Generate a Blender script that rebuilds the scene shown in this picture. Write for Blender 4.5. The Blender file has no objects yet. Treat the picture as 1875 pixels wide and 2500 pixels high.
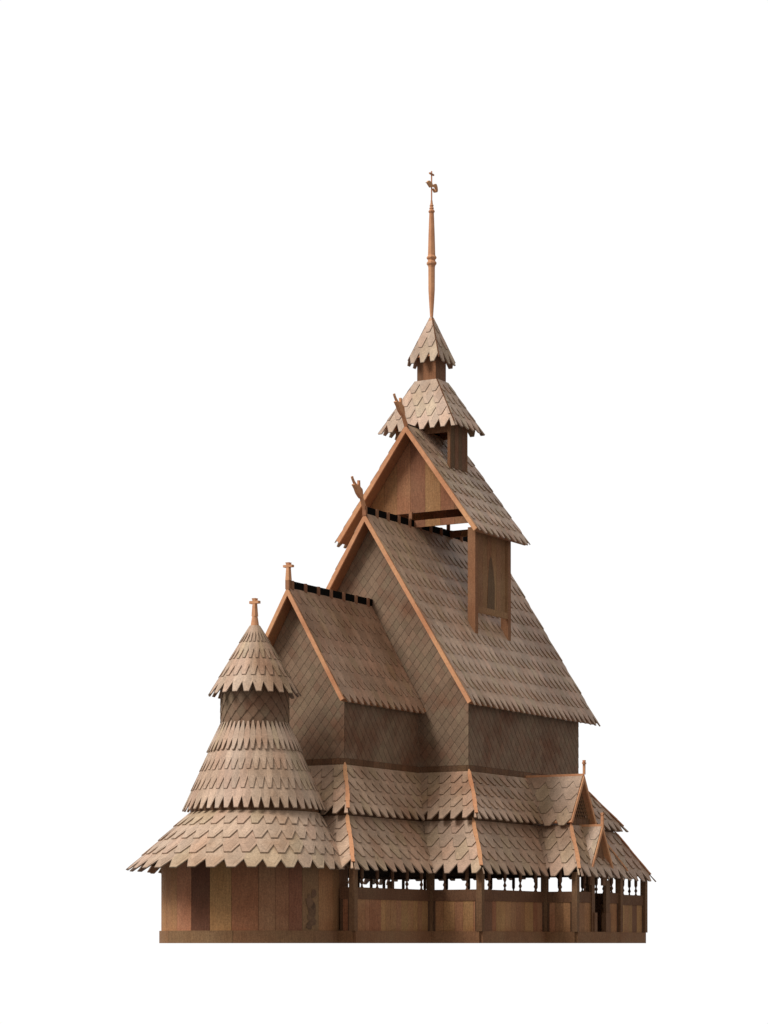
import bpy, bmesh, math, random
from mathutils import Vector, Matrix
random.seed(7)
scene = bpy.context.scene
COL = scene.collection
TH = math.radians(30.20)
F = Vector((-math.sin(TH), math.cos(TH), 0))
R = Vector((math.cos(TH), math.sin(TH), 0))
DIST, FPX = 68.6, 6309.08
CAM = -(DIST*F + DIST*(1053.7-937.5)/FPX*R)

# ------------------------------------------------------------------ materials
def new_mat(name):
    m = bpy.data.materials.new(name); m.use_nodes = True
    nt = m.node_tree; nt.nodes.clear()
    out = nt.nodes.new('ShaderNodeOutputMaterial')
    b = nt.nodes.new('ShaderNodeBsdfPrincipled')
    nt.links.new(b.outputs[0], out.inputs[0])
    return m, nt, b

def ramp(nt, fac, stops):
    r = nt.nodes.new('ShaderNodeValToRGB')
    cr = r.color_ramp
    while len(cr.elements) < len(stops): cr.elements.new(0.5)
    for e, (p, c) in zip(cr.elements, stops):
        e.position = p; e.color = (*c, 1) if len(c) == 3 else c
    nt.links.new(fac, r.inputs[0]); return r.outputs[0]

def noise(nt, vec, scale, detail=4, rough=.55, dist=0.):
    n = nt.nodes.new('ShaderNodeTexNoise')
    n.inputs['Scale'].default_value = scale; n.inputs['Detail'].default_value = detail
    n.inputs['Roughness'].default_value = rough; n.inputs['Distortion'].default_value = dist
    nt.links.new(vec, n.inputs['Vector']); return n

def mapping(nt, sock, scale):
    m = nt.nodes.new('ShaderNodeMapping'); m.inputs['Scale'].default_value = scale
    nt.links.new(sock, m.inputs['Vector']); return m.outputs[0]

def mul(nt, a, b, fac=1.0, mode='MULTIPLY'):
    m = nt.nodes.new('ShaderNodeMix'); m.data_type = 'RGBA'; m.blend_type = mode
    m.inputs[0].default_value = fac
    for s, i in ((a, 6), (b, 7)):
        if hasattr(s, 'default_value') or hasattr(s, 'links'): nt.links.new(s, m.inputs[i])
        else: m.inputs[i].default_value = (*s, 1)
    return m.outputs[2]

def tinted(name, base, grain_scale, amp=(.78, 1.16), bump=.25, bscale=60, rough=.75, spec=.25, fine=(.86, 1.12), hue=None, patch=False):
    """wood material: per-piece colour attribute x large stains x fine grain"""
    m, nt, b = new_mat(name)
    tc = nt.nodes.new('ShaderNodeTexCoord')
    at = nt.nodes.new('ShaderNodeAttribute'); at.attribute_name = 'Col'
    c = mul(nt, at.outputs['Color'], base)
    n1 = noise(nt, tc.outputs['Object'], .9, 3)
    g = lambda v: (v, v, v)
    h = hue or ((1.08, .98, .9), (.93, 1.02, 1.02))
    c = mul(nt, c, ramp(nt, n1.outputs[0], [(.3, tuple(x*amp[0] for x in h[0])), (.5, (1, 1, 1)), (.7, tuple(x*amp[1] for x in h[1]))]))
    if patch:
        n4 = noise(nt, tc.outputs['Object'], .33, 2)
        c = mul(nt, c, ramp(nt, n4.outputs[0], [(.40, (.80, .72, .66)), (.56, (1.04, 1.03, 1.02))]))
    n2 = noise(nt, mapping(nt, tc.outputs['Object'], grain_scale), 6, 6, .65, .3)
    c = mul(nt, c, ramp(nt, n2.outputs[0], [(.28, g(fine[0])), (.72, g(fine[1]))]))
    n3 = noise(nt, tc.outputs['Object'], bscale, 3, .7)
    c = mul(nt, c, ramp(nt, n3.outputs[0], [(.3, g(fine[0])), (.7, g(fine[1]))]))
    nt.links.new(c, b.inputs['Base Color'])
    b.inputs['Roughness'].default_value = rough
    b.inputs['Specular IOR Level'].default_value = spec
    bp = nt.nodes.new('ShaderNodeBump'); bp.inputs['Strength'].default_value = bump; bp.inputs['Distance'].default_value = .02
    nt.links.new(n2.outputs[0], bp.inputs['Height']); nt.links.new(bp.outputs[0], b.inputs['Normal'])
    return m

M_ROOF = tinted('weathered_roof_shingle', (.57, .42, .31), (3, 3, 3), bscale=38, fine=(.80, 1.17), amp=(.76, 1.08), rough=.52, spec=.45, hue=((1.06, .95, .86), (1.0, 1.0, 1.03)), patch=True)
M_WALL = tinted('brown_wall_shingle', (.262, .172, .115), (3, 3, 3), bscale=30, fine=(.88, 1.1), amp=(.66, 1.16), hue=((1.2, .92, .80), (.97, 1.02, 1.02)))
M_ORANGE = tinted('orange_pine_board', (.70, .345, .185), (2.2, 2.2, 2.2), bscale=14, fine=(.90, 1.1), amp=(.78, 1.12), bump=.15, hue=((1.05, .92, .85), (.97, 1.05, 1.0)))
M_PLANK = tinted('brown_plank', (1, 1, 1), (11, 11, .6), bscale=25, fine=(.74, 1.22), amp=(.80, 1.14), bump=.3)
M_DARK = tinted('dark_stained_board', (.075, .046, .03), (9, 9, .8), fine=(.8, 1.15))
M_BLACK = tinted('tarred_black_board', (.004, .0035, .003), (5, 5, 5), fine=(.9, 1.1), spec=.1, rough=.9)

# ------------------------------------------------------------------ mesh helpers
class MB:
    def __init__(s): s.v = []; s.f = []; s.c = []
    def add(s, verts, faces, col=(1, 1, 1)):
        o = len(s.v); s.v += [tuple(x) for x in verts]
        for f in faces: s.f.append([i+o for i in f]); s.c.append(col)
    def prism(s, poly, d, col=(1, 1, 1)):
        """poly: list of Vector (ccw seen from +normal); d: offset vector to the back"""
        n = len(poly); vs = list(poly) + [p+d for p in poly]
        s.add(vs, [list(range(n)), [2*n-1-i for i in range(n)]] + [[i, i+n, (i+1) % n+n, (i+1) % n] for i in range(n)], col)
    def box(s, x0, x1, y0, y1, z0, z1, col=(1, 1, 1)):
        v = [(x, y, z) for z in (z0, z1) for y in (y0, y1) for x in (x0, x1)]
        s.add(v, [(0, 2, 3, 1), (4, 5, 7, 6), (0, 1, 5, 4), (2, 6, 7, 3), (0, 4, 6, 2), (1, 3, 7, 5)], col)
    def bar(s, a, b, w, h, up=Vector((0, 0, 1)), col=(1, 1, 1), w2=None):
        a = Vector(a); b = Vector(b); d = (b-a).normalized(); sd = d.cross(up).normalized(); u = sd.cross(d).normalized()
        w2 = w if w2 is None else w2
        vs = []
        for p, ww in ((a, w), (b, w2)):
            for i, j in ((-1, -1), (1, -1), (1, 1), (-1, 1)): vs.append(p + sd*i*ww/2 + u*j*h/2)
        s.add(vs, [(3, 2, 1, 0), (4, 5, 6, 7), (0, 1, 5, 4), (1, 2, 6, 5), (2, 3, 7, 6), (3, 0, 4, 7)], col)
    def lathe(s, prof, cx, cy, n, a0=0, col=(1, 1, 1), cap=True):
        o = []
        for r, z in prof:
            for i in range(n):
                a = a0+2*math.pi*i/n; o.append((cx+r*math.cos(a), cy+r*math.sin(a), z))
        fs = []
        for k in range(len(prof)-1):
            for i in range(n):
                j = (i+1) % n; fs.append((k*n+i, k*n+j, (k+1)*n+j, (k+1)*n+i))
        if cap:
            fs.append(tuple(range(n-1, -1, -1))); fs.append(tuple((len(prof)-1)*n+i for i in range(n)))
        s.add(o, fs, col)
    def build(s, name, mat, parent, label=None):
        me = bpy.data.meshes.new(name); me.from_pydata(s.v, [], s.f)
        ca = me.color_attributes.new('Col', 'FLOAT_COLOR', 'CORNER')
        k = 0
        for p, c in zip(me.polygons, s.c):
            for _ in range(p.loop_total):
                ca.data[k].color = (*c, 1); k += 1
        bm = bmesh.new(); bm.from_mesh(me); bmesh.ops.recalc_face_normals(bm, faces=bm.faces); bm.to_mesh(me); bm.free()
        me.materials.append(mat)
        ob = bpy.data.objects.new(name, me); COL.objects.link(ob)
        ob.parent = parent
        if label: ob['label'] = label
        return ob

def clip(poly, planes):
    """2D convex clipping; planes: (a,b,c) keeps a*u+b*v+c>=0"""
    for a, b, c in planes:
        out = []; n = len(poly)
        for i in range(n):
            p, q = poly[i], poly[(i+1) % n]
            dp, dq = a*p[0]+b*p[1]+c, a*q[0]+b*q[1]+c
            if dp >= 0: out.append(p)
            if (dp >= 0) != (dq >= 0):
                t = dp/(dp-dq); out.append((p[0]+(q[0]-p[0])*t, p[1]+(q[1]-p[1])*t))
        poly = out
        if len(poly) < 3: return []
    return poly

def halfplane(p, q, inside):
    a, b = -(q[1]-p[1]), q[0]-p[0]; c = -(a*p[0]+b*p[1])
    if a*inside[0]+b*inside[1]+c < 0: a, b, c = -a, -b, -c
    return (a, b, c)

RIM = {'roof': (.62, .010), 'wall': (.72, .011)}  # roof: shadow line along the teeth put into colour; wall: dark seam pattern
TK = [(1, 1, 1)]
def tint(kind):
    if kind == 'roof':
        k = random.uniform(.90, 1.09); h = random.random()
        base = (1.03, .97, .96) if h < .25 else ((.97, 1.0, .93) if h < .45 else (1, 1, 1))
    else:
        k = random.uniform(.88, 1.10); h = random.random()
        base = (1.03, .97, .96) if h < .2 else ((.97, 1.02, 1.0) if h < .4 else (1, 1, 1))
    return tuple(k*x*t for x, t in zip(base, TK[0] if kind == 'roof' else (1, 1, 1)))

def shingles(mb, surf, u0, u1, vlen, w, n, planes=(), T=.03, th=.028, tip=.38, taper=.5, over=.12, kind='roof', center=None, urange=None, last=None):
    """surf(u,v,h)->Vector. courses run in v (down slope); staggered teeth"""
    s = (vlen+over)/n
    c0 = (u0+u1)/2 if center is None else center
    for i in range(n):
        v0 = max(0, (i-1)*s); v1 = (i+1)*s
        off = .5*(i % 2)
        k0 = math.floor((u0-c0)/w - 1); k1 = math.ceil((u1-c0)/w + 1)
        for k in range(k0, k1+1):
            v1 = (i+1)*s + (random.uniform(-.016, .012) if kind == 'roof' else 0)
            uc = c0+(k+off)*w; g = (.5 if kind == 'roof' else .497)*w
            poly = [(uc-g, v0), (uc+g, v0), (uc+g, v1-taper*s), (uc+tip*w/2, v1), (uc-tip*w/2, v1), (uc-g, v1-taper*s)]
            if taper*s > v1-v0: poly = [(uc-g, v0), (uc+g, v0), (uc+tip*w/2, v1), (uc-tip*w/2, v1)]
            raw = poly; planes = list(planes); poly = clip(poly, planes)
            if len(poly) < 3: continue
            ar = abs(sum(poly[a][0]*poly[(a+1) % len(poly)][1]-poly[(a+1) % len(poly)][0]*poly[a][1] for a in range(len(poly))))/2
            if ar < 1e-4: continue
            base = (i-1)*s; jit = random.uniform(-.003, .003)
            H = lambda v: .004+jit*.3+T*(v-base)/(2*s)
            top = [surf(u, v, H(v)) for u, v in poly]; bot = [surf(u, v, H(v)-th) for u, v in poly]
            m = len(poly)
            tc_ = tint(kind); rk, rw = RIM[kind]; dk = tuple(x*rk for x in tc_)
            mb.add(top+bot, [list(range(m-1, -1, -1)), list(range(m, 2*m))] + [[a, (a+1) % m, (a+1) % m+m, a+m] for a in range(m)], dk)
            vk = max(v0, v1-taper*s); dk_ = min(rw*1.8, max(0, vk-v0)); t2 = max(.004, tip*w/2-rw)
            inner = [(uc-g, v0), (uc+g, v0), (uc+g, vk-dk_), (uc+t2, v1-rw), (uc-t2, v1-rw), (uc-g, vk-dk_)]
            if taper*s > v1-v0: inner = [(uc-g+rw, v0), (uc+g-rw, v0), (uc+t2, v1-rw), (uc-t2, v1-rw)]
            inner = clip(inner, planes)
            if len(inner) >= 3: mb.add([surf(u, v, H(v)+.003) for u, v in inner], [list(range(len(inner)))], tc_)
            if kind == 'roof':
                for dia in split_grain(uc, w, v1, s):
                    kk = random.choice((.88, .93, 1.07, 1.1)); dia = clip(dia, planes+[(0, 1, -v0)])
                    if len(dia) >= 3: mb.add([surf(u, v, H(v)+.0045) for u, v in dia], [list(range(len(dia)))], tuple(x*kk for x in tc_))

def split_grain(uc, w, v1, s):
    """cleft faces of one split shake: a lozenge and a side facet of slightly different tone"""
    j = random.uniform(-.05, .05)*w
    d1 = [(uc+j, v1-1.28*s), (uc+.40*w, v1-.80*s), (uc+.10*w+j, v1-.16*s), (uc-.22*w, v1-.55*s)]
    d2 = [(uc-.47*w, v1-1.0*s), (uc-.05*w+j, v1-.95*s), (uc-.24*w, v1-.56*s), (uc-.40*w, v1-.58*s)]
    return (d1, d2)

def quad_surf(TL, TR, BR, BL):
    """planar roof quad; returns surf, uv corner list"""
    TL, TR, BR, BL = map(Vector, (TL, TR, BR, BL))
    U = (BR-BL).normalized()
    O = TL
    e = (BL-TL); Vd = (e-U*e.dot(U)).normalized(); N = U.cross(Vd)
    if N.z < 0: N = -N
    if abs(N.z) < 1e-6: N = N
    f = lambda P: ((P-O).dot(U), (P-O).dot(Vd))
    return (lambda u, v, h: O+U*u+Vd*v+N*h), [f(p) for p in (TL, TR, BR, BL)], U, Vd, N

def roof_quad(mb, deck, TL, TR, BR, BL, w, n, over=.14, th_deck=.05, T=.035, extra=(), center=None, deckcol=(1, 1, 1), edge=0., taper=.5, tip=.38):
    surf, uv, U, Vd, N = quad_surf(TL, TR, BR, BL)
    tl, tr, br, bl = uv
    mid = ((bl[0]+br[0])/2, br[1]*.5)
    pl = [halfplane(tl, bl, mid), halfplane(tr, br, mid)] + list(extra)
    if edge:
        pl = [(a, b, c-edge*math.hypot(a, b)) for a, b, c in pl]
    us = [p[0] for p in uv]
    shingles(mb, surf, min(us), max(us), br[1], w, n, list(pl), over=over, T=T, center=(bl[0]+br[0])/2 if center is None else center, taper=taper, tip=tip)
    if deck is not None:
        poly = clip([tl, tr, br, bl], list(extra)+[(0, -1, br[1]-.07)])
        deck.prism([surf(u, v, 0) for u, v in poly], -N*th_deck, deckcol)

def srgb(r, g, b, k=1.):
    r, g, b = r*.50+.50*95, g*.50+.50*70, b*.50+.50*49; k *= 1.25
    f = lambda c: ((c/255+.055)/1.055)**2.4 if c > 10 else c/255/12.92
    return tuple(k*f(c) for c in (r, g, b))
PAL = [srgb(*c, 2.5) for c in ((112, 78, 52), (118, 86, 54), (116, 76, 56), (62, 40, 32), (112, 84, 52), (96, 56, 40), (100, 66, 48), (104, 72, 50))]

def planks(mb, p0, p1, z0, z1, wid, nrm, th=.03, pal=PAL, jit=.25, dark=1.0, first=None):
    """vertical planks between plan points p0,p1; nrm outward"""
    p0 = Vector((*p0, 0)); p1 = Vector((*p1, 0)); L = (p1-p0).length; d = (p1-p0)/L; n = Vector((*nrm, 0))
    t = 0
    while t < L-1e-4:
        ww = min(wid*random.uniform(1-jit, 1+jit), L-t)
        if L-t-ww < .05: ww = L-t
        a = p0+d*(t+.002); b = p0+d*(t+ww-.004); o = n*random.uniform(0, .006)
        c = random.choice(pal); k = dark*random.uniform(.9, 1.1)
        zz0, zz1 = z0, z1
        poly = [a+o+Vector((0, 0, zz0)), b+o+Vector((0, 0, zz0)), b+o+Vector((0, 0, zz1)), a+o+Vector((0, 0, zz1))]
        mb.prism(poly, -n*th, tuple(k*x for x in c))
        t += ww

# ------------------------------------------------------------------ the church
church = bpy.data.objects.new('stave_church', None); COL.objects.link(church)
church.empty_display_size = .5
church['label'] = 'brown wooden stave church with stacked shingled roofs, round apse and slender spire'
church['category'] = 'church'
P = church

def gable_roof(prefix, y0, y1, za, slope, xf, w, n, over, ov_taper=.5, thv=.2, yback_board=True, tip=.3, T=.03):
    """ridge along y at x=0; apex outer z=za; inner foot corner at x=xf"""
    nz = 1/math.sqrt(1+slope*slope); perp = thv*nz     # slab thickness
    deck = MB()
    zf = za-thv-slope*xf
    for sx in (1, -1):
        out_foot = Vector((sx*(xf+perp*slope*nz), 0, zf+perp*nz))
        prof = [Vector((0, 0, za)), out_foot, Vector((sx*xf, 0, zf)), Vector((0, 0, za-thv))]
        deck.prism([Vector((p.x, y0+.05, p.z)) for p in prof], Vector((0, (y1-.05)-(y0+.05), 0)), (.5, .46, .42))  # deck toned down: shade of the soffit put into its colour
    ob = deck.build(prefix, M_ORANGE, P)
    for sx in (1, -1):
        out_foot = Vector((sx*(xf+perp*slope*nz), 0, zf+perp*nz))
        prof = [Vector((0, 0, za)), out_foot, Vector((sx*xf, 0, zf)), Vector((0, 0, za-thv))]
        for yb, yy in ((y0, .05), (y1-.05, .05)):
            if yb > 0 and not yback_board: continue
            b = MB(); b.prism([Vector((p.x, yb, p.z+.004)) for p in prof], Vector((0, yy, 0)))
            b.build('barge_board', M_ORANGE, ob)
        sh = MB(); ft = out_foot
        if sx > 0: TL, TR, BR, BL = (0, y0, za), (0, y1, za), (ft.x, y1, ft.z), (ft.x, y0, ft.z)
        else: TL, TR, BR, BL = (0, y1, za), (0, y0, za), (ft.x, y0, ft.z), (ft.x, y1, ft.z)
        roof_quad(sh, None, TL, TR, BR, BL, w, n, over=over, T=T, edge=.045, taper=ov_taper, tip=tip)
        sh.build('roof_shingles', M_ROOF, ob)
    return ob

def wall_shingles(parent, segs, name='wall_shingles'):
    """segs: list of (origin(x,y,ztop), u-dir, width, height, extra planes in uv)"""
    mb = MB()
    for O, U, wd, ht, pl in segs:
        O = Vector(O); U = Vector(U).normalized(); Vd = Vector((0, 0, -1)); N = Vd.cross(U)
        surf = lambda u, v, h, O=O, U=U, N=N: O+U*u+Vector((0, 0, -v))+N*h
        planes = [(1, 0, 0), (-1, 0, wd), (0, -1, ht)] + list(pl)
        n = max(1, round(ht/.144))
        shingles(mb, surf, 0, wd, ht*(n+1)/n, .240, n+1, planes, T=.009, th=.005, tip=.12, taper=1.0, over=0, kind='wall')
    return mb.build(name, M_WALL, parent)

def crest(parent, y0, y1, z0, z1, step, first):
    mb = MB(); mb.box(-.03, .03, y0, y1, z0-.05, z1)
    ob = mb.build('ridge_crest', M_BLACK, parent)
    y = first
    while y < y1-.05:
        st = MB(); st.lathe([(.075, z0-.05), (.075, z1+.003)], .0, y, 10, col=(.42, .40, .42)); y += step
        st.build('crest_stud', M_ORANGE, ob)
    st = MB(); st.box(-.05, .05, y0-.03, y0+.05, z0-.05, z1+.004, (.55, .5, .5))
    st.build('crest_end', M_ORANGE, ob)
    return ob

DRAG = [(-3.594, 11.053), (-3.688, 11.209), (-3.721, 11.288), (-3.848, 11.325), (-3.979, 11.423), (-4.083, 11.525), (-4.033, 11.538), (-4.142, 11.633), (-4.181, 11.695), (-4.175, 11.723), (-4.066, 11.746), (-4.044, 11.705), (-3.99, 11.635), (-3.924, 11.594), (-3.858, 11.588), (-3.858, 11.7), (-3.721, 11.721), (-3.716, 11.564), (-3.694, 11.512), (-3.655, 11.489), (-3.583, 11.421), (-3.506, 11.275), (-3.395, 11.088)]
def tri_extrude(mb, pts, x0, x1, col=(1, 1, 1)):
    """pts (y,z) possibly concave -> extruded along x with triangulated caps"""
    from mathutils.geometry import tessellate_polygon
    tr = tessellate_polygon([[Vector((0, y, z)) for y, z in pts]])
    n = len(pts)
    vs = [(x0, y, z) for y, z in pts]+[(x1, y, z) for y, z in pts]
    fs = [tuple(t) for t in tr]+[tuple(i+n for i in reversed(t)) for t in tr]
    fs += [(i, (i+1) % n, (i+1) % n+n, i+n) for i in range(n)]
    mb.add(vs, fs, col)

def dragon(parent, dy, dz):
    mb = MB()
    def limb(pts, hx):
        """pts: (y,z,halfwidth) centreline in the ridge plane; hx: half thickness across"""
        L, Rr = [], []
        for i, (y, z, h) in enumerate(pts):
            p0 = pts[max(0, i-1)]; p1 = pts[min(len(pts)-1, i+1)]
            d = Vector((p1[0]-p0[0], p1[1]-p0[1])).normalized(); n = Vector((-d.y, d.x))
            L.append((y+n.x*h+dy, z+n.y*h+dz)); Rr.append((y-n.x*h+dy, z-n.y*h+dz))
        tri_extrude(mb, L+Rr[::-1], -hx, hx)
    limb([(-3.47, 11.0, .05), (-3.55, 11.13, .05), (-3.64, 11.27, .048), (-3.69, 11.35, .05)], .032)
    limb([(-3.66, 11.29, .05), (-3.72, 11.36, .085), (-3.80, 11.44, .105), (-3.88, 11.50, .085), (-3.93, 11.55, .05)], .05)
    limb([(-3.88, 11.42, .02), (-3.97, 11.50, .024), (-4.055, 11.56, .014)], .044)          # lower jaw
    limb([(-3.85, 11.50, .05), (-3.95, 11.57, .036), (-4.03, 11.63, .03), (-4.09, 11.70, .028), (-4.115, 11.75, .028)], .021)
    limb([(-3.78, 11.46, .04), (-3.775, 11.56, .036), (-3.785, 11.70, .034)], .026)
    limb([(-3.72, 11.50, .02), (-3.70, 11.46, .03), (-3.67, 11.40, .02)], .055)               # mane
    return mb.build('dragon_head', M_ORANGE, parent)

def cross_finial(parent, x, y, zb, zs, zbar0, zbar1, ztop, w0=(.075, .115), cone=None, k=1.0, name='cross'):
    mb = MB()
    def fr(z0, z1, a0, a1, b0, b1):
        v = []
        for z, a, b in ((z0, a0, b0), (z1, a1, b1)):
            v += [(x-a, y-b, z), (x+a, y-b, z), (x+a, y+b, z), (x-a, y+b, z)]
        mb.add(v, [(3, 2, 1, 0), (4, 5, 6, 7), (0, 1, 5, 4), (1, 2, 6, 5), (2, 3, 7, 6), (3, 0, 4, 7)])
    if cone: mb.lathe([(cone[0], cone[1]), (cone[2], zb+.002)], x, y, 12)
    fr(zb, zbar0, .052*k, .036*k, .068*k, .05*k)
    zc = (zbar0+zbar1)/2
    fr(zbar0-.001, zc, .036*k, .04*k, .05*k, .05*k)
    mb.box(x-.125*k, x+.125*k, y-.055*k, y+.055*k, zbar0, zbar1)
    fr(zc, ztop, .032*k, .052*k, .04*k, .062*k)
    return mb.build(name, M_ORANGE, parent)

# ---- nave
NX, NY = 2.80, 3.12; CX, CY = 1.38, 6.76
ZA_N, SL_N = 10.90, 1.597
ZA_C, SL_C = 8.60, 1.749
def gable_walls(name, x, y0, y1, zb, za, sl, thv):
    mb = MB(); d = .0
    zi = za-thv-.02
    prof = [(-x, zb), (x, zb), (x, zi-sl*x), (0, zi), (-x, zi-sl*x)]
    mb.prism([Vector((px, y0, pz)) for px, pz in prof], Vector((0, y1-y0, 0)))
    return mb.build(name, M_WALL, P)
nave = gable_walls('nave_wall', NX-.02, -NY+.02, NY-.02, 4.40, ZA_N, SL_N, .2)
zi = ZA_N-.22
segs = []
for sy in (-1, 1):
    O = (-NX, -NY, zi) if sy < 0 else (NX, NY, zi); U = (1, 0, 0) if sy < 0 else (-1, 0, 0)
    ht = zi-4.45
    segs.append((O, U, 2*NX, ht, [halfplane((NX, 0), (0, SL_N*NX), (NX, 3)), halfplane((NX, 0), (2*NX, SL_N*NX), (NX, 3))]))
zs = zi-SL_N*NX
segs.append(((NX, -NY, zs+.05), (0, 1, 0), 2*NY, zs+.05-4.45, []))
segs.append(((-NX, NY, zs+.05), (0, -1, 0), 2*NY, zs+.05-4.45, []))
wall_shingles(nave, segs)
TK[0] = (.92, .87, .83)
nroof = gable_roof('nave_roof', -3.507, 3.77, ZA_N, SL_N, 2.98, .30, 11, .13, ov_taper=.62, tip=.26, T=.04)
TK[0] = (1, 1, 1)
crest(nroof, -3.49, 3.75, ZA_N, ZA_N+.185, .565, -3.49+.56)
dragon(nroof, 0, 0)

# ---- chancel
chan = gable_walls('chancel_wall', CX-.02, -CY+.02, -NY+.05, 4.40, ZA_C, SL_C, .2)
zc = ZA_C-.22; zcs = zc-SL_C*CX
segs = [((-CX, -CY, zc), (1, 0, 0), 2*CX, zc-4.45, [halfplane((CX, 0), (0, SL_C*CX), (CX, 3)), halfplane((CX, 0), (2*CX, SL_C*CX), (CX, 3))]),
        ((CX, -CY, zcs+.05), (0, 1, 0), CY-NY, zcs+.05-4.45, []),
        ((-CX, -NY, zcs+.05), (0, -1, 0), CY-NY, zcs+.05-4.45, [])]
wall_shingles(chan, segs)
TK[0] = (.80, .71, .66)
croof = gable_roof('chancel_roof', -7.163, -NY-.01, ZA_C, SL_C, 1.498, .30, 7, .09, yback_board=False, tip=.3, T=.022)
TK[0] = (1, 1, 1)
crest(croof, -7.14, -NY-.02, ZA_C, ZA_C+.165, .6, -6.98)
cross_finial(croof, 0, -7.10, 8.77, 0, 9.085, 9.14, 9.20)

# ---- plank band under the shingled walls, aisle wall between the two lean-to roofs
def perim(X, Yn, Xc, Yc):
    return [(-Xc, -Yc), (Xc, -Yc), (Xc, -Yn), (X, -Yn), (X, Yn), (-X, Yn), (-X, -Yn), (-Xc, -Yn)]
def seg_norm(a, b):
    d = Vector((b[0]-a[0], b[1]-a[1])).normalized(); return (d.y, -d.x)
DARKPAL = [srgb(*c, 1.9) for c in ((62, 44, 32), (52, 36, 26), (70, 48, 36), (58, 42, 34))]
mb = MB(); pts = perim(NX+.012, NY+.012, CX+.012, CY+.012)
for i in range(8):
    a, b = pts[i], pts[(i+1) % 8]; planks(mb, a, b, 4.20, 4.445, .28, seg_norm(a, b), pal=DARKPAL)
mb.build('wall_plank_band', M_PLANK, P)
mb = MB(); pts = perim(3.42, 4.05, 1.95, 7.6)
for i in range(8):
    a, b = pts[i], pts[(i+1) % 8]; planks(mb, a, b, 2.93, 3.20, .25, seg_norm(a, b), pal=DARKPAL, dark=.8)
mb.build('aisle_wall', M_PLANK, P)

# ---- aisle (upper lean-to) roof and gallery (lower lean-to) roof
def lean_to(name, top, ztop, bot, zbot, w, n, over, hips, T=.05):
    deck = MB(); sh = []
    N = len(top)
    for i in range(N):
        a, b = top[i], top[(i+1) % N]; c, d = bot[(i+1) % N], bot[i]
        m = MB()
        roof_quad(m, deck, (*a, ztop), (*b, ztop), (*c, zbot), (*d, zbot), w*(.88 if abs(a[1]-b[1]) < .01 else 1), n, over=over if a[1]+b[1] < 8 else .10, T=T, th_deck=.03, taper=.72, tip=.34)
        sh.append(m)
    ob = deck.build(name, M_DARK, P)
    for m in sh: m.build('roof_shingles', M_ROOF, ob)
    for i in hips:
        a = Vector((*top[i], ztop)); b = Vector((*bot[i], zbot)); d = (b-a).normalized()
        out = Vector((bot[i][0]-top[i][0], bot[i][1]-top[i][1], 0)).normalized()
        upv = (out*abs(d.z)+Vector((0, 0, math.hypot(d.x, d.y)))).normalized()
        h = MB(); off = upv*.05
        h.bar(a+off-d*.06, a+off+d*.10, .02, .02, up=upv, w2=.09)
        L = (b-a).length
        for k in range(6):   # slightly bowed cap in six lengths
            t0, t1 = .10+(L-.10)*k/6, .10+(L-.10)*(k+1)/6
            bow = lambda t: .010*math.sin(t*5)
            sd = d.cross(upv)
            h.bar(a+off+d*t0+sd*bow(t0), a+off+d*t1+sd*bow(t1), .09+.012*math.sin(k*2.1), .03, up=upv)
        h.build('hip_board', M_ORANGE, ob)
    return ob
TK[0] = (.93, .89, .86)
aroof = lean_to('aisle_roof', perim(NX+.01, NY+.01, CX+.01, CY+.01), 4.27, perim(3.60, 4.20, 2.09, 7.77), 3.15, .37, 4, .17, (0, 1, 3, 4, 5, 6))
topP = [(-1.95, -7.6), (1.95, -7.6), (1.95, -4.05), (3.42, -4.05), (3.42, -.62), (4.40, -.62), (4.40, .62), (3.42, .62), (3.42, 4.05), (-3.42, 4.05), (-3.42, -4.05), (-1.95, -4.05)]
botP = [(-2.74, -8.63), (2.74, -8.63), (2.74, -4.87), (4.09, -4.87), (4.09, -1.39), (5.02, -1.39), (5.02, 1.39), (4.09, 1.39), (4.09, 4.90), (-4.09, 4.90), (-4.09, -4.87), (-2.74, -4.87)]
groof = lean_to('gallery_roof', topP, 3.0, botP, 1.85, .43, 4, .22, (0, 1, 3, 5, 6, 8, 9, 10))

TK[0] = (1, 1, 1)
# ---- porch gables on the side
def porch_gable(name, xr0, xr1, zr, slope, yf, zwall, w, n, over, thv, finial, lattice):
    deck = MB(); shl = []
    nz = 1/math.sqrt(1+slope**2); perp = thv*nz
    zf = zr-thv-slope*yf
    fo = []
    for sy in (-1, 1):
        of = Vector((0, sy*(yf+perp*slope*nz), zf+perp*nz)); fo.append(of)
        prof = [Vector((0, 0, zr)), of, Vector((0, sy*yf, zf)), Vector((0, 0, zr-thv))]
        deck.prism([Vector((xr0, p.y, p.z)) for p in prof], Vector((xr1-.04-xr0, 0, 0)))
        m = MB()
        if sy < 0: q = ((xr0, 0, zr), (xr1, 0, zr), (xr1, of.y, of.z), (xr0, of.y, of.z))
        else: q = ((xr1, 0, zr), (xr0, 0, zr), (xr0, of.y, of.z), (xr1, of.y, of.z))
        surf, uv, U, Vd, N = quad_surf(*q)
        roof_quad(m, None, *q, w, n, over=over, edge=.035, T=.03)
        shl.append(m)
    ob = deck.build(name, M_ORANGE, P)
    for sy, of in zip((-1, 1), fo):
        b = MB(); prof = [Vector((0, 0, zr+.01)), of+Vector((0, sy*.012, .0)), Vector((0, sy*(yf-.02), zf)), Vector((0, 0, zr-thv-.06))]
        b.prism([Vector((xr1-.04, p.y, p.z)) for p in prof], Vector((.045, 0, 0)))
        b.build('barge_board', M_ORANGE, ob)
    for m in shl: m.build('roof_shingles', M_ROOF, ob)
    b = MB(); b.box(xr0, xr1-.02, -.035, .035, zr-.03, zr+.045); b.build('ridge_board', M_ORANGE, ob)
    return ob
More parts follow.
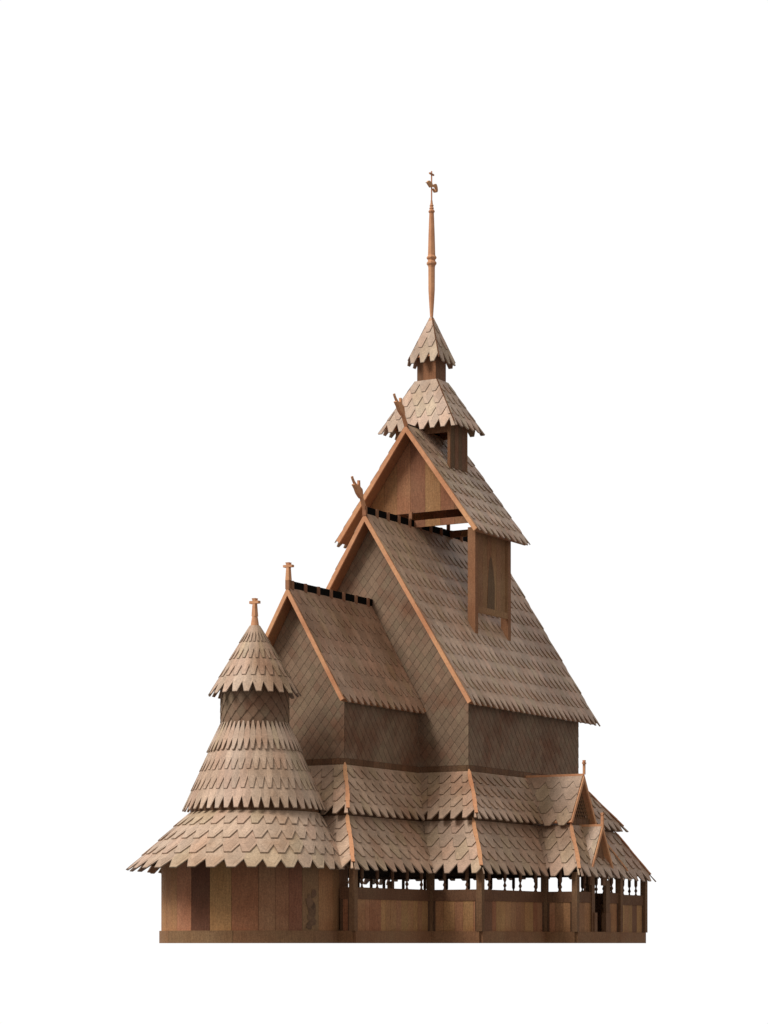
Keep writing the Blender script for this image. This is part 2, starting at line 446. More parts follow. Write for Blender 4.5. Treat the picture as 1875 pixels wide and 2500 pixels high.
up = porch_gable('porch_roof', 2.78, 4.49, 4.31, 1.66, .70, 0, .40, 4, .12, .09, None, True)
lo = porch_gable('porch_gable', 3.95, 5.02, 3.0, 1.72, .62, 0, .36, 3, .03, .07, None, False)
mb = MB()                       # small cross on the porch ridge
mb.box(4.455, 4.51, -.028, .028, 4.33, 4.60); mb.box(4.45, 4.515, -.032, .032, 4.655, 4.70)
mb.box(4.46, 4.505, -.024, .024, 4.58, 4.68); mb.box(4.455, 4.51, -.07, .07, 4.60, 4.645)
mb.build('cross', M_ORANGE, up)
mb = MB()
mb.bar((5.0, 0, 2.95), (5.0, 0, 3.30), .07, .07, up=Vector((1, 0, 0)), w2=.045); mb.box(4.965, 5.035, -.035, .035, 3.27, 3.34)
mb.build('ridge_finial', M_ORANGE, lo)
# porch upper body: cheeks, lattice window and planks
mb = MB()
mb.box(3.45, 4.27, -.56, -.53, 2.98, 3.35, (1, 1, 1)); mb.box(3.45, 4.27, .53, .56, 2.98, 3.35)
planks(mb, (4.36, -.58), (4.36, .58), 2.9, 3.20, .16, (1, 0), pal=DARKPAL)
body = mb.build('porch_wall', M_PLANK, P)
mb = MB()
mb.prism([Vector((4.27, -.58, 3.1)), Vector((4.27, .58, 3.1)), Vector((4.27, 0, 4.08))], Vector((-.03, 0, 0)))
mb.build('lattice_backing', M_BLACK, body)
mb = MB(); pl = [(0, 1, -3.2)]
for s in (1, -1):
    for k in range(-8, 9):
        a = Vector((0, k*.105, 3.2)); b = a+Vector((0, s*.55, .95))
        # clip bar to the gable triangle
        t0, t1 = 0., 1.
        for (ny, c) in ((1, 1), (-1, 1)):
            fa = (4.10-a.z)/1.66 - ny*a.y; fb = (4.10-b.z)/1.66 - ny*b.y
            if fa < 0 and fb < 0: t1 = -1
            elif fa < 0: t0 = max(t0, fa/(fa-fb))
            elif fb < 0: t1 = min(t1, fa/(fa-fb))
        if t1-t0 > .03:
            p, q = a.lerp(b, t0), a.lerp(b, t1)
            mb.bar((4.34+s*.006, p.y, p.z), (4.34+s*.006, q.y, q.z), .02, .012, up=Vector((1, 0, 0)), col=srgb(112, 84, 64, 1.6))
mb.build('lattice', M_PLANK, body)
# arched portal board behind the lower porch gable
mb = MB(); n = 10
for sgn in (-1, 1):
    pts = [Vector((4.90, sgn*.50, 1.48)), Vector((4.90, sgn*.50, 1.9)), Vector((4.90, sgn*.05, 2.7))]
    arc = [Vector((4.90, sgn*(.05+.0*t) if False else sgn*.24*math.cos(math.pi/2*t), 1.48+.75*math.sin(math.pi/2*t))) for t in [i/8 for i in range(8, -1, -1)]]
    poly = [(v.y, v.z) for v in pts+arc]
    from mathutils.geometry import tessellate_polygon
    tr = tessellate_polygon([[Vector((y, z, 0)) for y, z in poly]]); m = len(poly)
    mb.add([(4.90, y, z) for y, z in poly]+[(4.84, y, z) for y, z in poly], [tuple(t) for t in tr]+[tuple(i+m for i in t) for t in tr]+[(i, (i+1) % m, (i+1) % m+m, i+m) for i in range(m)], srgb(78, 52, 40, 2.2))
mb.build('portal_arch', M_PLANK, lo)

# ---- gallery: sill, posts, rails, plank panels, balusters, lintels
AX, AY = 0.0, -8.59
PX, PY0, PC, PCY, PP, PPY = 4.0, 4.75, 2.62, 8.43, 4.87, 1.29
gal = [(2.20, -8.43), (PC, -PCY), (PC, -PY0), (PX, -PY0), (PX, -PPY), (PP, -PPY), (PP, PPY), (PX, PPY), (PX, PY0), (-PX, PY0), (-PX, -PY0), (-PC, -PY0), (-PC, -PCY), (-2.20, -8.43)]
DK = [srgb(*c, 2.2) for c in ((84, 58, 38), (78, 56, 40), (88, 60, 42))]
for i in range(len(gal)-1):
    a, b = Vector((*gal[i], 0)), Vector((*gal[i+1], 0)); n = Vector((*seg_norm(gal[i], gal[i+1]), 0)); d = (b-a).normalized()
    # extend convex ends so that corners butt; inset from the posts
    a2, b2 = a+d*.003, b-d*.003
    sill = MB()
    sill.prism([a2+n*.065, b2+n*.065, b2+n*.065+Vector((0, 0, .29)), a2+n*.065+Vector((0, 0, .29))], -n*.14, random.choice(DK)); sill.build('gallery_sill', M_PLANK, P)
fl = MB(); fl.box(-3.9, 3.9, -4.65, 4.65, .20, .24); fl.box(-2.5, 2.5, -8.3, -4.66, .2, .24); fl.box(3.91, 4.78, -1.2, 1.2, .2, .24)
fl.build('gallery_floor', M_DARK, P)  # unseen slab, added to keep light from leaking in below

corner_idx = list(range(1, len(gal)-1))
for i in corner_idx:
    x, y = gal[i]
    m = MB(); w = .075
    c = random.choice([srgb(74, 54, 38, 1.9), srgb(80, 58, 42, 1.9)])
    m.prism([Vector((x+sx*w, y+sy*w, .29)) for sx, sy in ((-1, -1), (-1, 1), (1, 1), (1, -1))], Vector((0, 0, 1.5)), c)
    m.lathe([(w*1.02, .29), (w*.98, 1.79)], x, y, 8, a0=math.pi/8, col=c)
    m.build('corner_post', M_PLANK, P)
for i in range(len(gal)-1):
    A, B = gal[i], gal[i+1]; n2 = seg_norm(A, B); n = Vector((*n2, 0))
    a, b = Vector((*A, 0)), Vector((*B, 0)); d = (b-a).normalized(); L = (b-a).length
    parts = [(0.07, L-.07)]
    if i == 5: parts = [(.07, -.27+PPY), (.52+PPY, L-.07)]      # door opening
    for t0, t1 in parts:
        if t1-t0 < .12: continue
        r = MB(); p, q = a+d*t0, a+d*t1
        r.prism([p+n*.02+Vector((0, 0, 1.03)), q+n*.02+Vector((0, 0, 1.03)), q+n*.02+Vector((0, 0, 1.303)), p+n*.02+Vector((0, 0, 1.303))], -n*.06, srgb(80, 52, 38, 1.5))
        r.build('gallery_rail', M_PLANK, P)
        pm = MB(); planks(pm, (p.x, p.y), (q.x, q.y), 0.285, 1.035, .25, n2, th=.03)
        # recessed edge strips beside the posts
        pm.build('plank_panel', M_PLANK, P)
        for e in (t0, t1-.07):
            st = MB()
            u, v = a+d*e, a+d*(e+.07)
            st.prism([u+n*.012+Vector((0, 0, .29)), v+n*.012+Vector((0, 0, .29)), v+n*.012+Vector((0, 0, 1.028)), u+n*.012+Vector((0, 0, 1.028))], -n*.02, srgb(56, 40, 30, 1.5))
            st.build('panel_stile', M_PLANK, P)
        nb = max(1, round((t1-t0)/.74)) if t1-t0 > .5 else 0
        for k in range(nb):
            c = a+d*(t0+(t1-t0)*(k+.5)/nb)-n*.02
            bl = MB()
            bl.lathe([(.045, 1.30), (.026, 1.33), (.02, 1.37), (.043, 1.405), (.044, 1.43), (.024, 1.47), (.02, 1.50), (.045, 1.56), (.045, 1.85)], c.x, c.y, 8, col=srgb(70, 46, 36, 1.6))
            bl.build('baluster', M_PLANK, P)
    p, q = a+d*.07, a+d*(L-.07)
    lint = MB(); lint.prism([p-n*.0+Vector((0, 0, 1.83)), q+Vector((0, 0, 1.83)), q+Vector((0, 0, 1.91)), p+Vector((0, 0, 1.91))], -n*.07, srgb(48, 32, 24, 1.3))
    lint.build('gallery_lintel', M_PLANK, P)
# door jambs with stepped plinths
for y0, y1, py0, py1 in ((-.43, -.25, -.34, -.18), (.42, .64, .34, .62)):
    m = MB(); m.box(4.83, 4.91, y0, y1, .29, 1.62, srgb(76, 54, 40, 1.8)); m.box(4.82, 4.945, py0, py1, .29, .78, srgb(86, 60, 44, 1.8))
    m.build('door_jamb', M_PLANK, P)

# ---- apse
NSEG = 64
def ring_wall(mb, r0, z0, z1, th, angs, cols):
    """angs: boundaries in degrees measured from the direction towards the lens, positive to the right"""
    base = math.atan2(-F.y, -F.x)
    for (a0, a1), c in zip(zip(angs[:-1], angs[1:]), cols):
        k = max(1, int((a1-a0)/5)); 
        for j in range(k):
            b0 = base+math.radians(a0+(a1-a0)*j/k+(.06 if j == 0 else 0)); b1 = base+math.radians(a0+(a1-a0)*(j+1)/k-(.12 if j == k-1 else 0))
            v = []
            for z in (z0, z1):
                for bb, rr in ((b0, r0), (b1, r0), (b1, r0-th), (b0, r0-th)): v.append((AX+rr*math.cos(bb), AY+rr*math.sin(bb), z))
            mb.add(v, [(0, 1, 2, 3), (7, 6, 5, 4), (0, 4, 5, 1), (1, 5, 6, 2), (2, 6, 7, 3), (3, 7, 4, 0)], c)
CK = 2.4
angs = [-150, -132, -116, -100, -90+8, -65.8, -51.7, -38.5, -24.9, -11.1, 5.0, 15, 23.5, 32.3, 44.6, 57.8, 65.8, 90]
cols = [srgb(*c, CK) for c in ((110, 74, 50), (92, 60, 42), (112, 80, 50), (122, 82, 54), (124, 86, 54), (122, 84, 56), (128, 80, 62), (38, 14, 12), (124, 94, 58), (104, 60, 42), (106, 72, 54), (100, 64, 48), (84, 46, 38), (84, 64, 46), (112, 76, 50), (104, 74, 48), (80, 50, 36))]
mb = MB(); ring_wall(mb, 2.21, .285, 1.95, .05, angs, cols)
mb.lathe([(2.15, .2), (2.15, 1.95)], AX, AY, 64, col=srgb(40, 28, 20, 1.5), cap=False)
apse = mb.build('apse_wall', M_PLANK, P)
mb = MB(); ring_wall(mb, 2.255, 0, .29, .14, [-150, -60, -10, 40, 66, 90], [srgb(*c, 2.2) for c in ((86, 60, 40), (82, 64, 44), (86, 60, 42), (80, 56, 40), (76, 52, 38))])
mb.build('apse_sill', M_PLANK, apse)
# carved dark knots on two planks (burnt patches of the wood itself)
base = math.atan2(-F.y, -F.x)
def blotch(cang, zc, w, h, seed, nm='knot_mark'):
    rnd = random.Random(seed); m = MB()
    ca = base+math.radians(cang)
    nrm = Vector((math.cos(ca), math.sin(ca), 0)); tg = Vector((-nrm.y, nrm.x, 0)); c0 = Vector((AX, AY, 0))+nrm*2.217+Vector((0, 0, zc))
    for k in range(9):
        ox, oz = rnd.uniform(-.5, .5)*w*.7, (k/8-.5)*h*.8
        rr = w*.5*rnd.uniform(.45, .9)*(1-.25*abs(k/8-.5))
        poly = []
        for j in range(9):
            a = j/9*2*math.pi; q = rr*rnd.uniform(.7, 1.1)
            poly.append(c0+tg*max(-w/2, min(w/2, ox+q*math.cos(a)))+Vector((0, 0, max(-h/2, min(h/2, oz+q*1.3*math.sin(a)))))+nrm*.0006*k)
        g = rnd.uniform(.6, 1.2)
        m.add(poly, [list(range(9))], tuple(g*x for x in srgb(62, 46, 38, 2.0)))
    m.build(nm, M_PLANK, apse)
blotch(38.5, .78, .30, .92, 3)

def cone_surf(r0, z0, r1, z1, nx):
    """v slope length, u in tooth units around"""
    L = math.hypot(r1-r0, z1-z0); dr, dz = (r1-r0)/L, (z1-z0)/L
    def surf(u, v, h):
        a = base+u/nx*2*math.pi; r = r0+dr*v - dz*h; z = z0+dz*v + dr*h
        return Vector((AX+r*math.cos(a), AY+r*math.sin(a), z))
    return surf, L
def cone_roof(name, r0, z0, r1, z1, nteeth, n, T=.05, tip=.42, taper=.58, spikes=False, umin=None, umax=None):
    surf, L = cone_surf(r0, z0, r1, z1, nteeth)
    ob_m = MB(); k = 48; sl = L*(1-.45/n)
    rr, zz = r0+(r1-r0)*sl/L, z0+(z1-z0)*sl/L
    ob_m.lathe([(max(r0, .02), z0), (rr, zz), (rr-.05, zz), (max(r0-.05, .01), z0-.04)], AX, AY, k, cap=False)
    ob = ob_m.build(name, M_DARK, P)
    m = MB(); s = L/n
    for i in range(n):
        v0 = max(0, (i-1)*s); v1 = (i+1)*s; off = .5*(i % 2)
        for q in range(nteeth):
            v1 = (i+1)*s+random.uniform(-.012, .010); uc = q+off; g = .5
            poly = [(uc-g, v0), (uc-g*.5, v0), (uc, v0), (uc+g*.5, v0), (uc+g, v0), (uc+g, v1-taper*s), (uc+tip/2, v1), (uc, v1), (uc-tip/2, v1), (uc-g, v1-taper*s)]
            poly = [(uc-g, v0), (uc+g, v0), (uc+g, v1-taper*s), (uc+tip/2, v1), (uc-tip/2, v1), (uc-g, v1-taper*s)]
            if i == 0 and spikes: poly = [(uc-g, v0), (uc-tip*.4, v0-.55*s), (uc+tip*.4, v0-.55*s)] + poly[1:]
            bs = (i-1)*s
            H = lambda v: .006+T*(v-bs)/(2*s)
            if i == 0 and spikes: H = lambda v: .03+T*(v-bs)/(2*s)
            top = [surf(u, v, H(v)) for u, v in poly]; bot = [surf(u, v, H(v)-.02) for u, v in poly]; mm = len(poly)
            tc_ = tint('roof'); rk, rw = RIM['roof']; rm = r0+(r1-r0)*min(1, v1/L); ru = rw/(2*math.pi*rm/nteeth)
            m.add(top+bot, [list(range(mm-1, -1, -1)), list(range(mm, 2*mm))]+[[a, (a+1) % mm, (a+1) % mm+mm, a+mm] for a in range(mm)], tuple(x*rk for x in tc_))
            vk = max(v0, v1-taper*s); t2 = tip/2-ru
            inn = [(uc-g, v0), (uc+g, v0), (uc+g, max(v0, vk-rw*1.8)), (uc+t2, v1-rw), (uc-t2, v1-rw), (uc-g, max(v0, vk-rw*1.8))]
            if i == 0 and spikes: inn = [(uc-g+ru, v0), (uc-tip*.4+ru, v0-.55*s+rw), (uc+tip*.4-ru, v0-.55*s+rw), (uc+g-ru, v0)] + inn[2:]
            m.add([surf(u, v, H(v)+.003) for u, v in inn], [list(range(len(inn)))], tc_)
            if i or 1 == 2:
                for dia in split_grain(uc, .96, v1, s):
                    if min(p[1] for p in dia) < v0 or (i == 0): continue
                    if 1 == 2 and (uc < 1 or uc > N-1): continue
                    kk = random.choice((.88, .93, 1.07, 1.1)); m.add([surf(u, v, H(v)+.0045) for u, v in dia], [(0, 1, 2, 3)], tuple(x*kk for x in tc_))
    m.build('roof_shingles', M_ROOF, ob)
    return ob
mb = MB(); mb.lathe([(.80, 4.6), (.80, 6.1)], AX, AY, 48, cap=False)
drum = mb.build('apse_drum', M_WALL, P)
surf, L = cone_surf(.805, 6.1, .8051, 4.95, 18)
m = MB(); n = 7; s = 1.15/n
for i in range(n):
    for q in range(18):
        uc = q+.5*(i % 2); v0 = max(0, (i-1)*s); v1 = (i+1)*s
        poly = [(uc-.49, v0), (uc+.49, v0), (uc+.49, v0+.001+max(0, v1-s-v0)), (uc+.08, v1), (uc-.08, v1), (uc-.49, v0+.001+max(0, v1-s-v0))]
        H = lambda v: .003+.014*(v-(i-1)*s)/(2*s)
        top = [surf(u, v, H(v)) for u, v in poly]; bot = [surf(u, v, H(v)-.012) for u, v in poly]; mm = 6
        tc_ = tint('wall'); rk, rw = RIM['wall']
        m.add(top+bot, [list(range(mm-1, -1, -1)), list(range(mm, 2*mm))]+[[a, (a+1) % mm, (a+1) % mm+mm, a+mm] for a in range(mm)], tuple(x*rk for x in tc_))
        m.add([surf(uc+(u-uc)*.88, v0+(v-v0)*.95, H(v)+.003) for u, v in poly], [list(range(mm))], tc_)
m.build('wall_shingles', M_WALL, drum)
mb = MB(); ring_wall(mb, 1.53, 2.9, 3.35, .04, list(range(-180, 181, 9)), [random.choice(DARKPAL) for _ in range(40)])
mb.build('apse_lower_drum', M_PLANK, P)
cap = cone_roof('apse_cap_roof', .10, 7.50, 1.07, 5.84, 24, 4, T=.04)
cone_roof('apse_middle_roof', .88, 4.95, 1.68, 3.11, 45, 4, T=.04, spikes=True)
def u_roof():
    rT, zT, rB, yB, zB, ys = 1.52, 3.05, 2.52, -9.42, 1.67, 1.3
    half = math.pi*rB/2; tot = 2*(half+ys)
    pitch = .455; N = round(tot/pitch); n = 4; L = 2.0; s_ = L/n
    def ends(u):
        t = u/N*tot-tot/2                       # signed arc length from the eastmost point
        sg = 1 if t >= 0 else -1; t = abs(t)
        if t <= half:
            a = t/rB; B = Vector((sg*rB*math.sin(a), yB-rB*math.cos(a), zB)); aT = a
        else:
            q = t-half; B = Vector((sg*rB, yB+q, zB)); aT = math.pi/2+q*.45
        Tp = Vector((sg*rT*math.sin(aT), AY-rT*math.cos(aT), zT))
        return Tp, B
    def surf(u, v, h):
        Tp, B = ends(u); d = B-Tp; T2, B2 = ends(u+.02); tg = (B2-B).normalized()
        nn = tg.cross(d).normalized()
        if nn.z < 0: nn = -nn
        return Tp+d*(v/L)+nn*h
    dk = MB(); K = 48; vs = []
    for j in range(K+1):
        u = N*j/K; vs += [surf(u, 0, 0), surf(u, L*.86, 0), surf(u, L*.86, -.03), surf(u, 0, -.03)]
    dk.add(vs, [(4*j+k, 4*j+(k+1) % 4, 4*j+4+(k+1) % 4, 4*j+4+k) for j in range(K) for k in range(4)])
    ob = dk.build('apse_lower_roof', M_DARK, P)
    m = MB(); tip, taper, T = .42, .56, .055
    for i in range(n):
        v0 = max(0, (i-1)*s_); v1 = (i+1)*s_; vk = v1-taper*s_
        for q in range(N+1):
            v1 = (i+1)*s_+random.uniform(-.014, .012); vk = v1-taper*s_
            uc = q+.5*(i % 2); lo, hi = max(0, uc-.5), min(N, uc+.5)
            if hi-lo < .3: continue
            bs = (i-1)*s_; H = lambda v: .006+T*(v-bs)/(2*s_)
            cl = lambda u: min(hi, max(lo, u)); rw = .011; ru = .02
            poly = [(lo, v0), (uc, v0), (hi, v0), (hi, vk), (cl(uc+tip/2), v1), (cl(uc-tip/2), v1), (lo, vk)]
            inn = [(lo, v0), (uc, v0), (hi, v0), (hi, max(v0, vk-.02)), (cl(uc+tip/2-ru), v1-rw), (cl(uc-tip/2+ru), v1-rw), (lo, max(v0, vk-.02))]
            tc_ = tint('roof'); mm = len(poly)
            top = [surf(u, v, H(v)) for u, v in poly]; bot = [surf(u, v, H(v)-.022) for u, v in poly]
            m.add(top+bot, [list(range(mm-1, -1, -1)), list(range(mm, 2*mm))]+[[a, (a+1) % mm, (a+1) % mm+mm, a+mm] for a in range(mm)], tuple(x*.62 for x in tc_))  # dark rim: teeth's shadow line put into the colour
            m.add([surf(u, v, H(v)+.003) for u, v in inn], [list(range(mm))], tc_)
            if i or 2 == 2:
                for dia in split_grain(uc, .96, v1, s_):
                    if min(p[1] for p in dia) < v0 or (i == 0): continue
                    if 2 == 2 and (uc < 1 or uc > N-1): continue
                    kk = random.choice((.88, .93, 1.07, 1.1)); m.add([surf(u, v, H(v)+.0045) for u, v in dia], [(0, 1, 2, 3)], tuple(x*kk for x in tc_))
    m.build('roof_shingles', M_ROOF, ob)
u_roof()
cross_finial(cap, AX, AY, 7.737, 0, 8.037, 8.10, 8.163, cone=(.104, 7.50, .066))

# ---- belfry on the nave ridge
TX, TY = 1.85, .99
ZA_T, SL_T = 13.51, 1.351
mb = MB()
def gable_planks(mb, y, n2, flip=1):
    xs = [-1.62]
    while xs[-1] < 1.62: xs.append(min(1.62, xs[-1]+random.uniform(.36, .46)))
    xs = [-1.62, -1.25, -.88, -.49, -.08, .36, .82, 1.24, 1.62]
    cs = [srgb(*c, 2.15) for c in ((106, 68, 44), (110, 78, 48), (104, 72, 46), (112, 70, 50), (86, 50, 38), (118, 88, 56), (100, 60, 44), (92, 60, 42))]
    zi = ZA_T-.21
    for (x0, x1), c in zip(zip(xs[:-1], xs[1:]), cs):
        x0 += .003; x1 -= .003; t = lambda x: zi-SL_T*abs(x)
        poly = [(x0, 11.275), (x1, 11.275), (x1, t(x1))] + ([(0, zi)] if x0 < 0 < x1 else []) + [(x0, t(x0))]
        if t(x1) > 11.28 and t(x0) > 11.28: mb.prism([Vector((px, y, pz)) for px, pz in poly], Vector((0, flip*.04, 0)), c)
        elif t(min(abs(x0), abs(x1))) > 11.28:
            xe = (zi-11.275)/SL_T; sg = 1 if x0 > 0 else -1; xi = min(abs(x0), abs(x1))*sg
            mb.prism([Vector((px, y, pz)) for px, pz in ((xi, 11.275), (xe*sg, 11.275), (xi, t(xi)))], Vector((0, flip*.04, 0)), c)
        mb.prism([Vector((px, y, pz)) for px, pz in ((x0, 10.89), (x1, 10.89), (x1, 11.072), (x0, 11.072))], Vector((0, flip*.04, 0)), c)
belf = []
for yy, fl_ in ((-TY, 1), (TY, -1)):
    mb = MB(); gable_planks(mb, yy, 0, fl_); belf.append(mb.build('belfry_gable_wall', M_PLANK, P))
for y, belfry in ((-TY-.03, belf[0]), (TY+.03, belf[1])):
    m = MB(); m.box(-.10, -.01, y-.02 if y > 0 else y-.03, y+.03 if y > 0 else y+.02, 10.86, 11.30, srgb(110, 70, 50, 2.0)); m.build('slit_post', M_PLANK, belfry)
for sx in (-1, 1):
    for sy in (-1, 1):
        m = MB(); xo, xi_ = sx*TX, sx*1.63; ya, yb = sy*TY, sy*(TY-.14)
        zb = ZA_N-SL_N*TX-.05
        m.box(min(xo, xi_), max(xo, xi_), min(ya, yb)-.01, max(ya, yb)+.01, zb+.05, ZA_T-.24-SL_T*TX+.0, srgb(104, 70, 50, 2.1))
        m.build('belfry_post', M_PLANK, P)
    m = MB(); planks(m, (sx*(TX-.03), -TY+.14), (sx*(TX-.03), TY-.14), 8.58, ZA_T-.26-SL_T*TX, .27, (sx, 0), th=.04, pal=[srgb(*c, 2.3) for c in ((96, 64, 44), (90, 54, 42), (104, 78, 52), (98, 70, 50))])
    bw = m.build('belfry_side_wall', M_PLANK, P)
    xa, xb = sx*(TX-.03), sx*(TX-.005)
    for y0_, y1_ in ((-TY+.14, -TY+.20), (TY-.26, TY-.20), (TY-.20, TY-.14)):
        m = MB(); m.box(*sorted((xa, xb if y0_ < 0 or y0_ > TY-.21 else sx*(TX-.018))), y0_+.002, y1_-.002, 8.74, 10.6, srgb(104, 76, 50, 2.1)); m.build('frame_stile', M_PLANK, bw)
    m = MB(); m.box(*sorted((xa, xb)), -TY+.142, TY-.142, 8.575, 8.738, srgb(110, 82, 56, 2.2)); m.build('bottom_crosspiece', M_PLANK, bw)
    m = MB(); pts_ = [(-.30, 8.74), (.12, 8.74), (.13, 9.35), (.06, 9.75), (-.04, 10.05), (-.10, 10.12), (-.17, 10.0), (-.24, 9.6)]
    tri_extrude(m, [(y, z) for y, z in pts_], *sorted((xa, sx*(TX-.022))), srgb(70, 56, 40, 1.7)); m.build('arched_panel', M_PLANK, bw)
troof = gable_roof('belfry_roof', -1.405, 1.50, ZA_T, SL_T, 2.02, .33, 8, .16, tip=.28, thv=.19, T=.045, ov_taper=.6)
mb = MB(); mb.box(-.03, .03, -1.3, 1.45, ZA_T-.03, ZA_T+.05); mb.build('ridge_crest', M_BLACK, troof)
dragon(troof, 2.12, 2.47)

# lantern under the middle roof
LX, LY = .82, .49
for sx in (-1, 1):
    for sy in (-1, 1):
        m = MB(); m.box(*sorted((sx*LX, sx*(LX-.07))), *sorted((sy*LY, sy*(LY-.07))), 12.35, 13.75, srgb(92, 60, 40, 1.9)); m.build('lantern_post', M_PLANK, P)
    m = MB(); planks(m, (sx*(LX-.012), -LY+.07), (sx*(LX-.012), LY-.07), 12.50, 13.75, .22, (sx, 0), th=.04, pal=[srgb(*c, 1.9) for c in ((70, 44, 34), (56, 46, 34), (88, 58, 44), (66, 48, 36))])
    m.build('lantern_wall', M_PLANK, P)
for sy in (-1, 1):
    m = MB(); m.box(-LX+.07, LX-.07, *sorted((sy*(LY-.01), sy*(LY-.06))), 13.42, 13.72, srgb(84, 54, 40, 1.9))
    m.build('lantern_lintel', M_PLANK, P)

def hip_roof(name, ax0, ay0, z0, ax1, ay1, z1, w, n, over, T=.035):
    t = [(-ax0, -ay0), (ax0, -ay0), (ax0, ay0), (-ax0, ay0)]; b = [(-ax1, -ay1), (ax1, -ay1), (ax1, ay1), (-ax1, ay1)]
    deck = MB(); ms = []
    for i in range(4):
        j = (i+1) % 4; m = MB()
        roof_quad(m, deck, (*t[i], z0), (*t[j], z0), (*b[j], z1), (*b[i], z1), w, n, over=over, th_deck=.03, T=T, taper=.66, tip=.36)
        ms.append(m)
    ob = deck.build(name, M_ORANGE, P)
    for m in ms: m.build('roof_shingles', M_ROOF, ob)
    for i in range(4):
        h = MB(); a = Vector((*t[i], z0)); c = Vector((*b[i], z1)); o = Vector((b[i][0], b[i][1], 0)).normalized()*.012
        h.bar(a+o, c+o, .022, .03, up=Vector((b[i][0], b[i][1], .5)).normalized(), col=(.32, .3, .3)); h.build('hip_board', M_ORANGE, ob)
    return ob
hip_roof('lantern_roof', .32, .30, 14.88, 1.08, .745, 13.62, .315, 4, .15)
mb = MB(); TXX, TYY = .283, .275
for (a, b) in (((-TXX, -TYY), (TXX, -TYY)), ((TXX, -TYY), (TXX, TYY)), ((TXX, TYY), (-TXX, TYY)), ((-TXX, TYY), (-TXX, -TYY))):
    planks(mb, a, b, 14.75, 15.65, .19, seg_norm(a, b), th=.03, pal=[srgb(*c, 2.2) for c in ((104, 66, 46), (112, 66, 48), (76, 44, 34), (70, 46, 34))], jit=.1)
mb.build('turret_wall', M_PLANK, P)
sproof = hip_roof('turret_roof', .02, .02, 16.60, .46, .435, 15.43, .30, 3, .13)
# turned spire
K = .010873/4.423
prof = [(34, 1787), (33, 1778), (24, 1762), (15, 1750), (24, 1600), (32, 1450), (33, 1210), (36, 1190), (49, 1172), (49, 1155), (37, 1138), (37, 1125), (49, 1110), (49, 1097), (37, 1078), (36, 1055), (31, 850), (26, 700), (23, 626), (23, 620), (31, 610), (31, 598), (24, 588), (18, 578), (23, 572), (23, 566), (15, 553), (20, 544), (20, 536), (14, 528), (10, 500), (10, 485)]
mb = MB(); mb.lathe([(r*K*1.10, (2302.7-380-y/4.423)*.010873) for r, y in prof], 0, 0, 8, a0=math.pi/8)
spire = mb.build('spire', M_ORANGE, P)
mb = MB(); mb.box(-.0135, .0135, -.0135, .0135, 19.6, 20.495, (.8, .7, .7)); mb.build('vane_rod', M_ORANGE, spire)
mb = MB(); mb.box(-.018, .018, -.115, .115, 20.395, 20.435, (.8, .7, .6)); mb.build('cross', M_ORANGE, spire)
BIRD = [(-0.317, 20.114), (-0.247, 20.141), (-0.217, 20.176), (-0.172, 20.2), (-0.136, 20.206), (-0.046, 20.193), (0.015, 20.171), (0.03, 20.141), (0.075, 20.152), (0.166, 20.197), (0.227, 20.213), (0.268, 20.186), (0.298, 20.14), (0.314, 20.079), (0.309, 20.039), (0.278, 20.001), (0.197, 19.971), (0.136, 19.966), (0.085, 20.002), (0.045, 20.046), (0.096, 20.061), (0.136, 20.035), (0.177, 20.0), (0.207, 20.028), (0.212, 20.078), (0.177, 20.104), (0.116, 20.101), (0.065, 20.095), (0.025, 20.09), (-0.005, 20.063), (-0.096, 20.035), (-0.147, 20.062), (-0.207, 20.09), (-0.247, 20.114)]
mb = MB(); tri_extrude(mb, BIRD, -.02, .02, (1.0, 1.03, .95)); mb.build('bird_vane', M_ORANGE, spire)

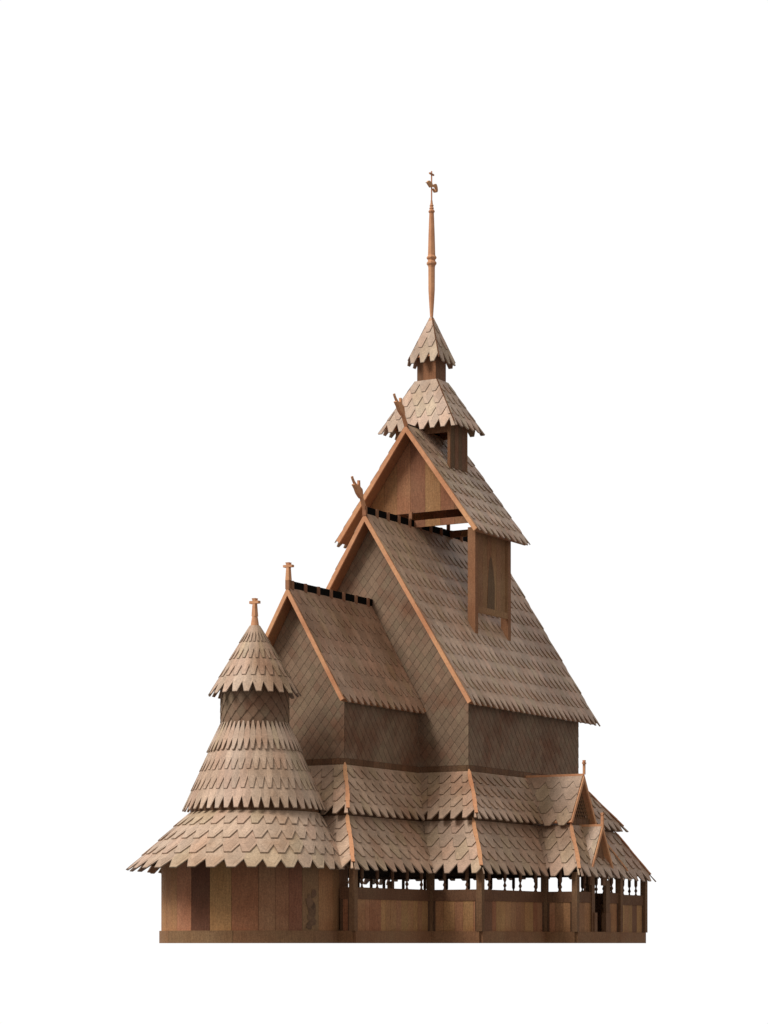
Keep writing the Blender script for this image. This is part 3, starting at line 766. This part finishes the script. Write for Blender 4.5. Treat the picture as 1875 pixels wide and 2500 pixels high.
# ------------------------------------------------------------------ light
w = bpy.data.worlds.new('World'); scene.world = w; w.use_nodes = True
nt = w.node_tree; nt.nodes.clear()
out = nt.nodes.new('ShaderNodeOutputWorld'); bg = nt.nodes.new('ShaderNodeBackground'); nt.links.new(bg.outputs[0], out.inputs[0])
tc = nt.nodes.new('ShaderNodeTexCoord')
dp = nt.nodes.new('ShaderNodeVectorMath'); dp.operation = 'DOT_PRODUCT'
fd = (F+Vector((0, 0, .17))).normalized(); dp.inputs[1].default_value = fd
nt.links.new(tc.outputs['Generated'], dp.inputs[0])
sep = nt.nodes.new('ShaderNodeSeparateXYZ'); nt.links.new(tc.outputs['Generated'], sep.inputs[0])
def mr(sock, a, b, c, d):
    m = nt.nodes.new('ShaderNodeMapRange'); m.interpolation_type = 'SMOOTHSTEP'
    for i, v in enumerate((a, b, c, d)): m.inputs[i+1].default_value = v
    nt.links.new(sock, m.inputs[0]); return m.outputs[0]
back = mr(dp.outputs['Value'], .62, .86, 0, 1)            # bright white backdrop behind the church
AMB_LO, AMB_HI = .21, .43
amb = mr(sep.outputs['Z'], -.60, .55, AMB_LO, AMB_HI)     # dim below, brighter overhead
mx = nt.nodes.new('ShaderNodeMix'); mx.data_type = 'FLOAT'; nt.links.new(back, mx.inputs[0]); nt.links.new(amb, mx.inputs[2]); mx.inputs[3].default_value = 1.02
nt.links.new(mx.outputs[0], bg.inputs['Strength']); 
mc = nt.nodes.new('ShaderNodeMix'); mc.data_type = 'RGBA'; nt.links.new(back, mc.inputs[0]); mc.inputs[6].default_value = (1, .94, .88, 1); mc.inputs[7].default_value = (1, 1, 1, 1)
nt.links.new(mc.outputs[2], bg.inputs['Color'])

sun = bpy.data.lights.new('sun', 'SUN'); sun.energy = 2.7; sun.angle = math.radians(25); sun.color = (1, .96, .90)
so = bpy.data.objects.new('sun', sun); COL.objects.link(so)
sd = Vector((-.34, -.56, .68)).normalized()
so.rotation_euler = sd.to_track_quat('Z', 'Y').to_euler(); so.location = (-20, -30, 40)

# ------------------------------------------------------------------ camera
cam = bpy.data.cameras.new('camera'); co = bpy.data.objects.new('camera', cam); COL.objects.link(co)
co.location = CAM; co.rotation_euler = (math.pi/2, 0, TH)
cam.sensor_fit = 'HORIZONTAL'; cam.sensor_width = 36; cam.lens = FPX/1875*36; cam.shift_y = (2302.7-1250)/1875
cam.clip_start = 1; cam.clip_end = 500
scene.camera = co
scene.render.engine = 'CYCLES'
scene.view_settings.view_transform = 'Standard'; scene.view_settings.look = 'None'
scene.view_settings.exposure = 0; scene.view_settings.gamma = 1
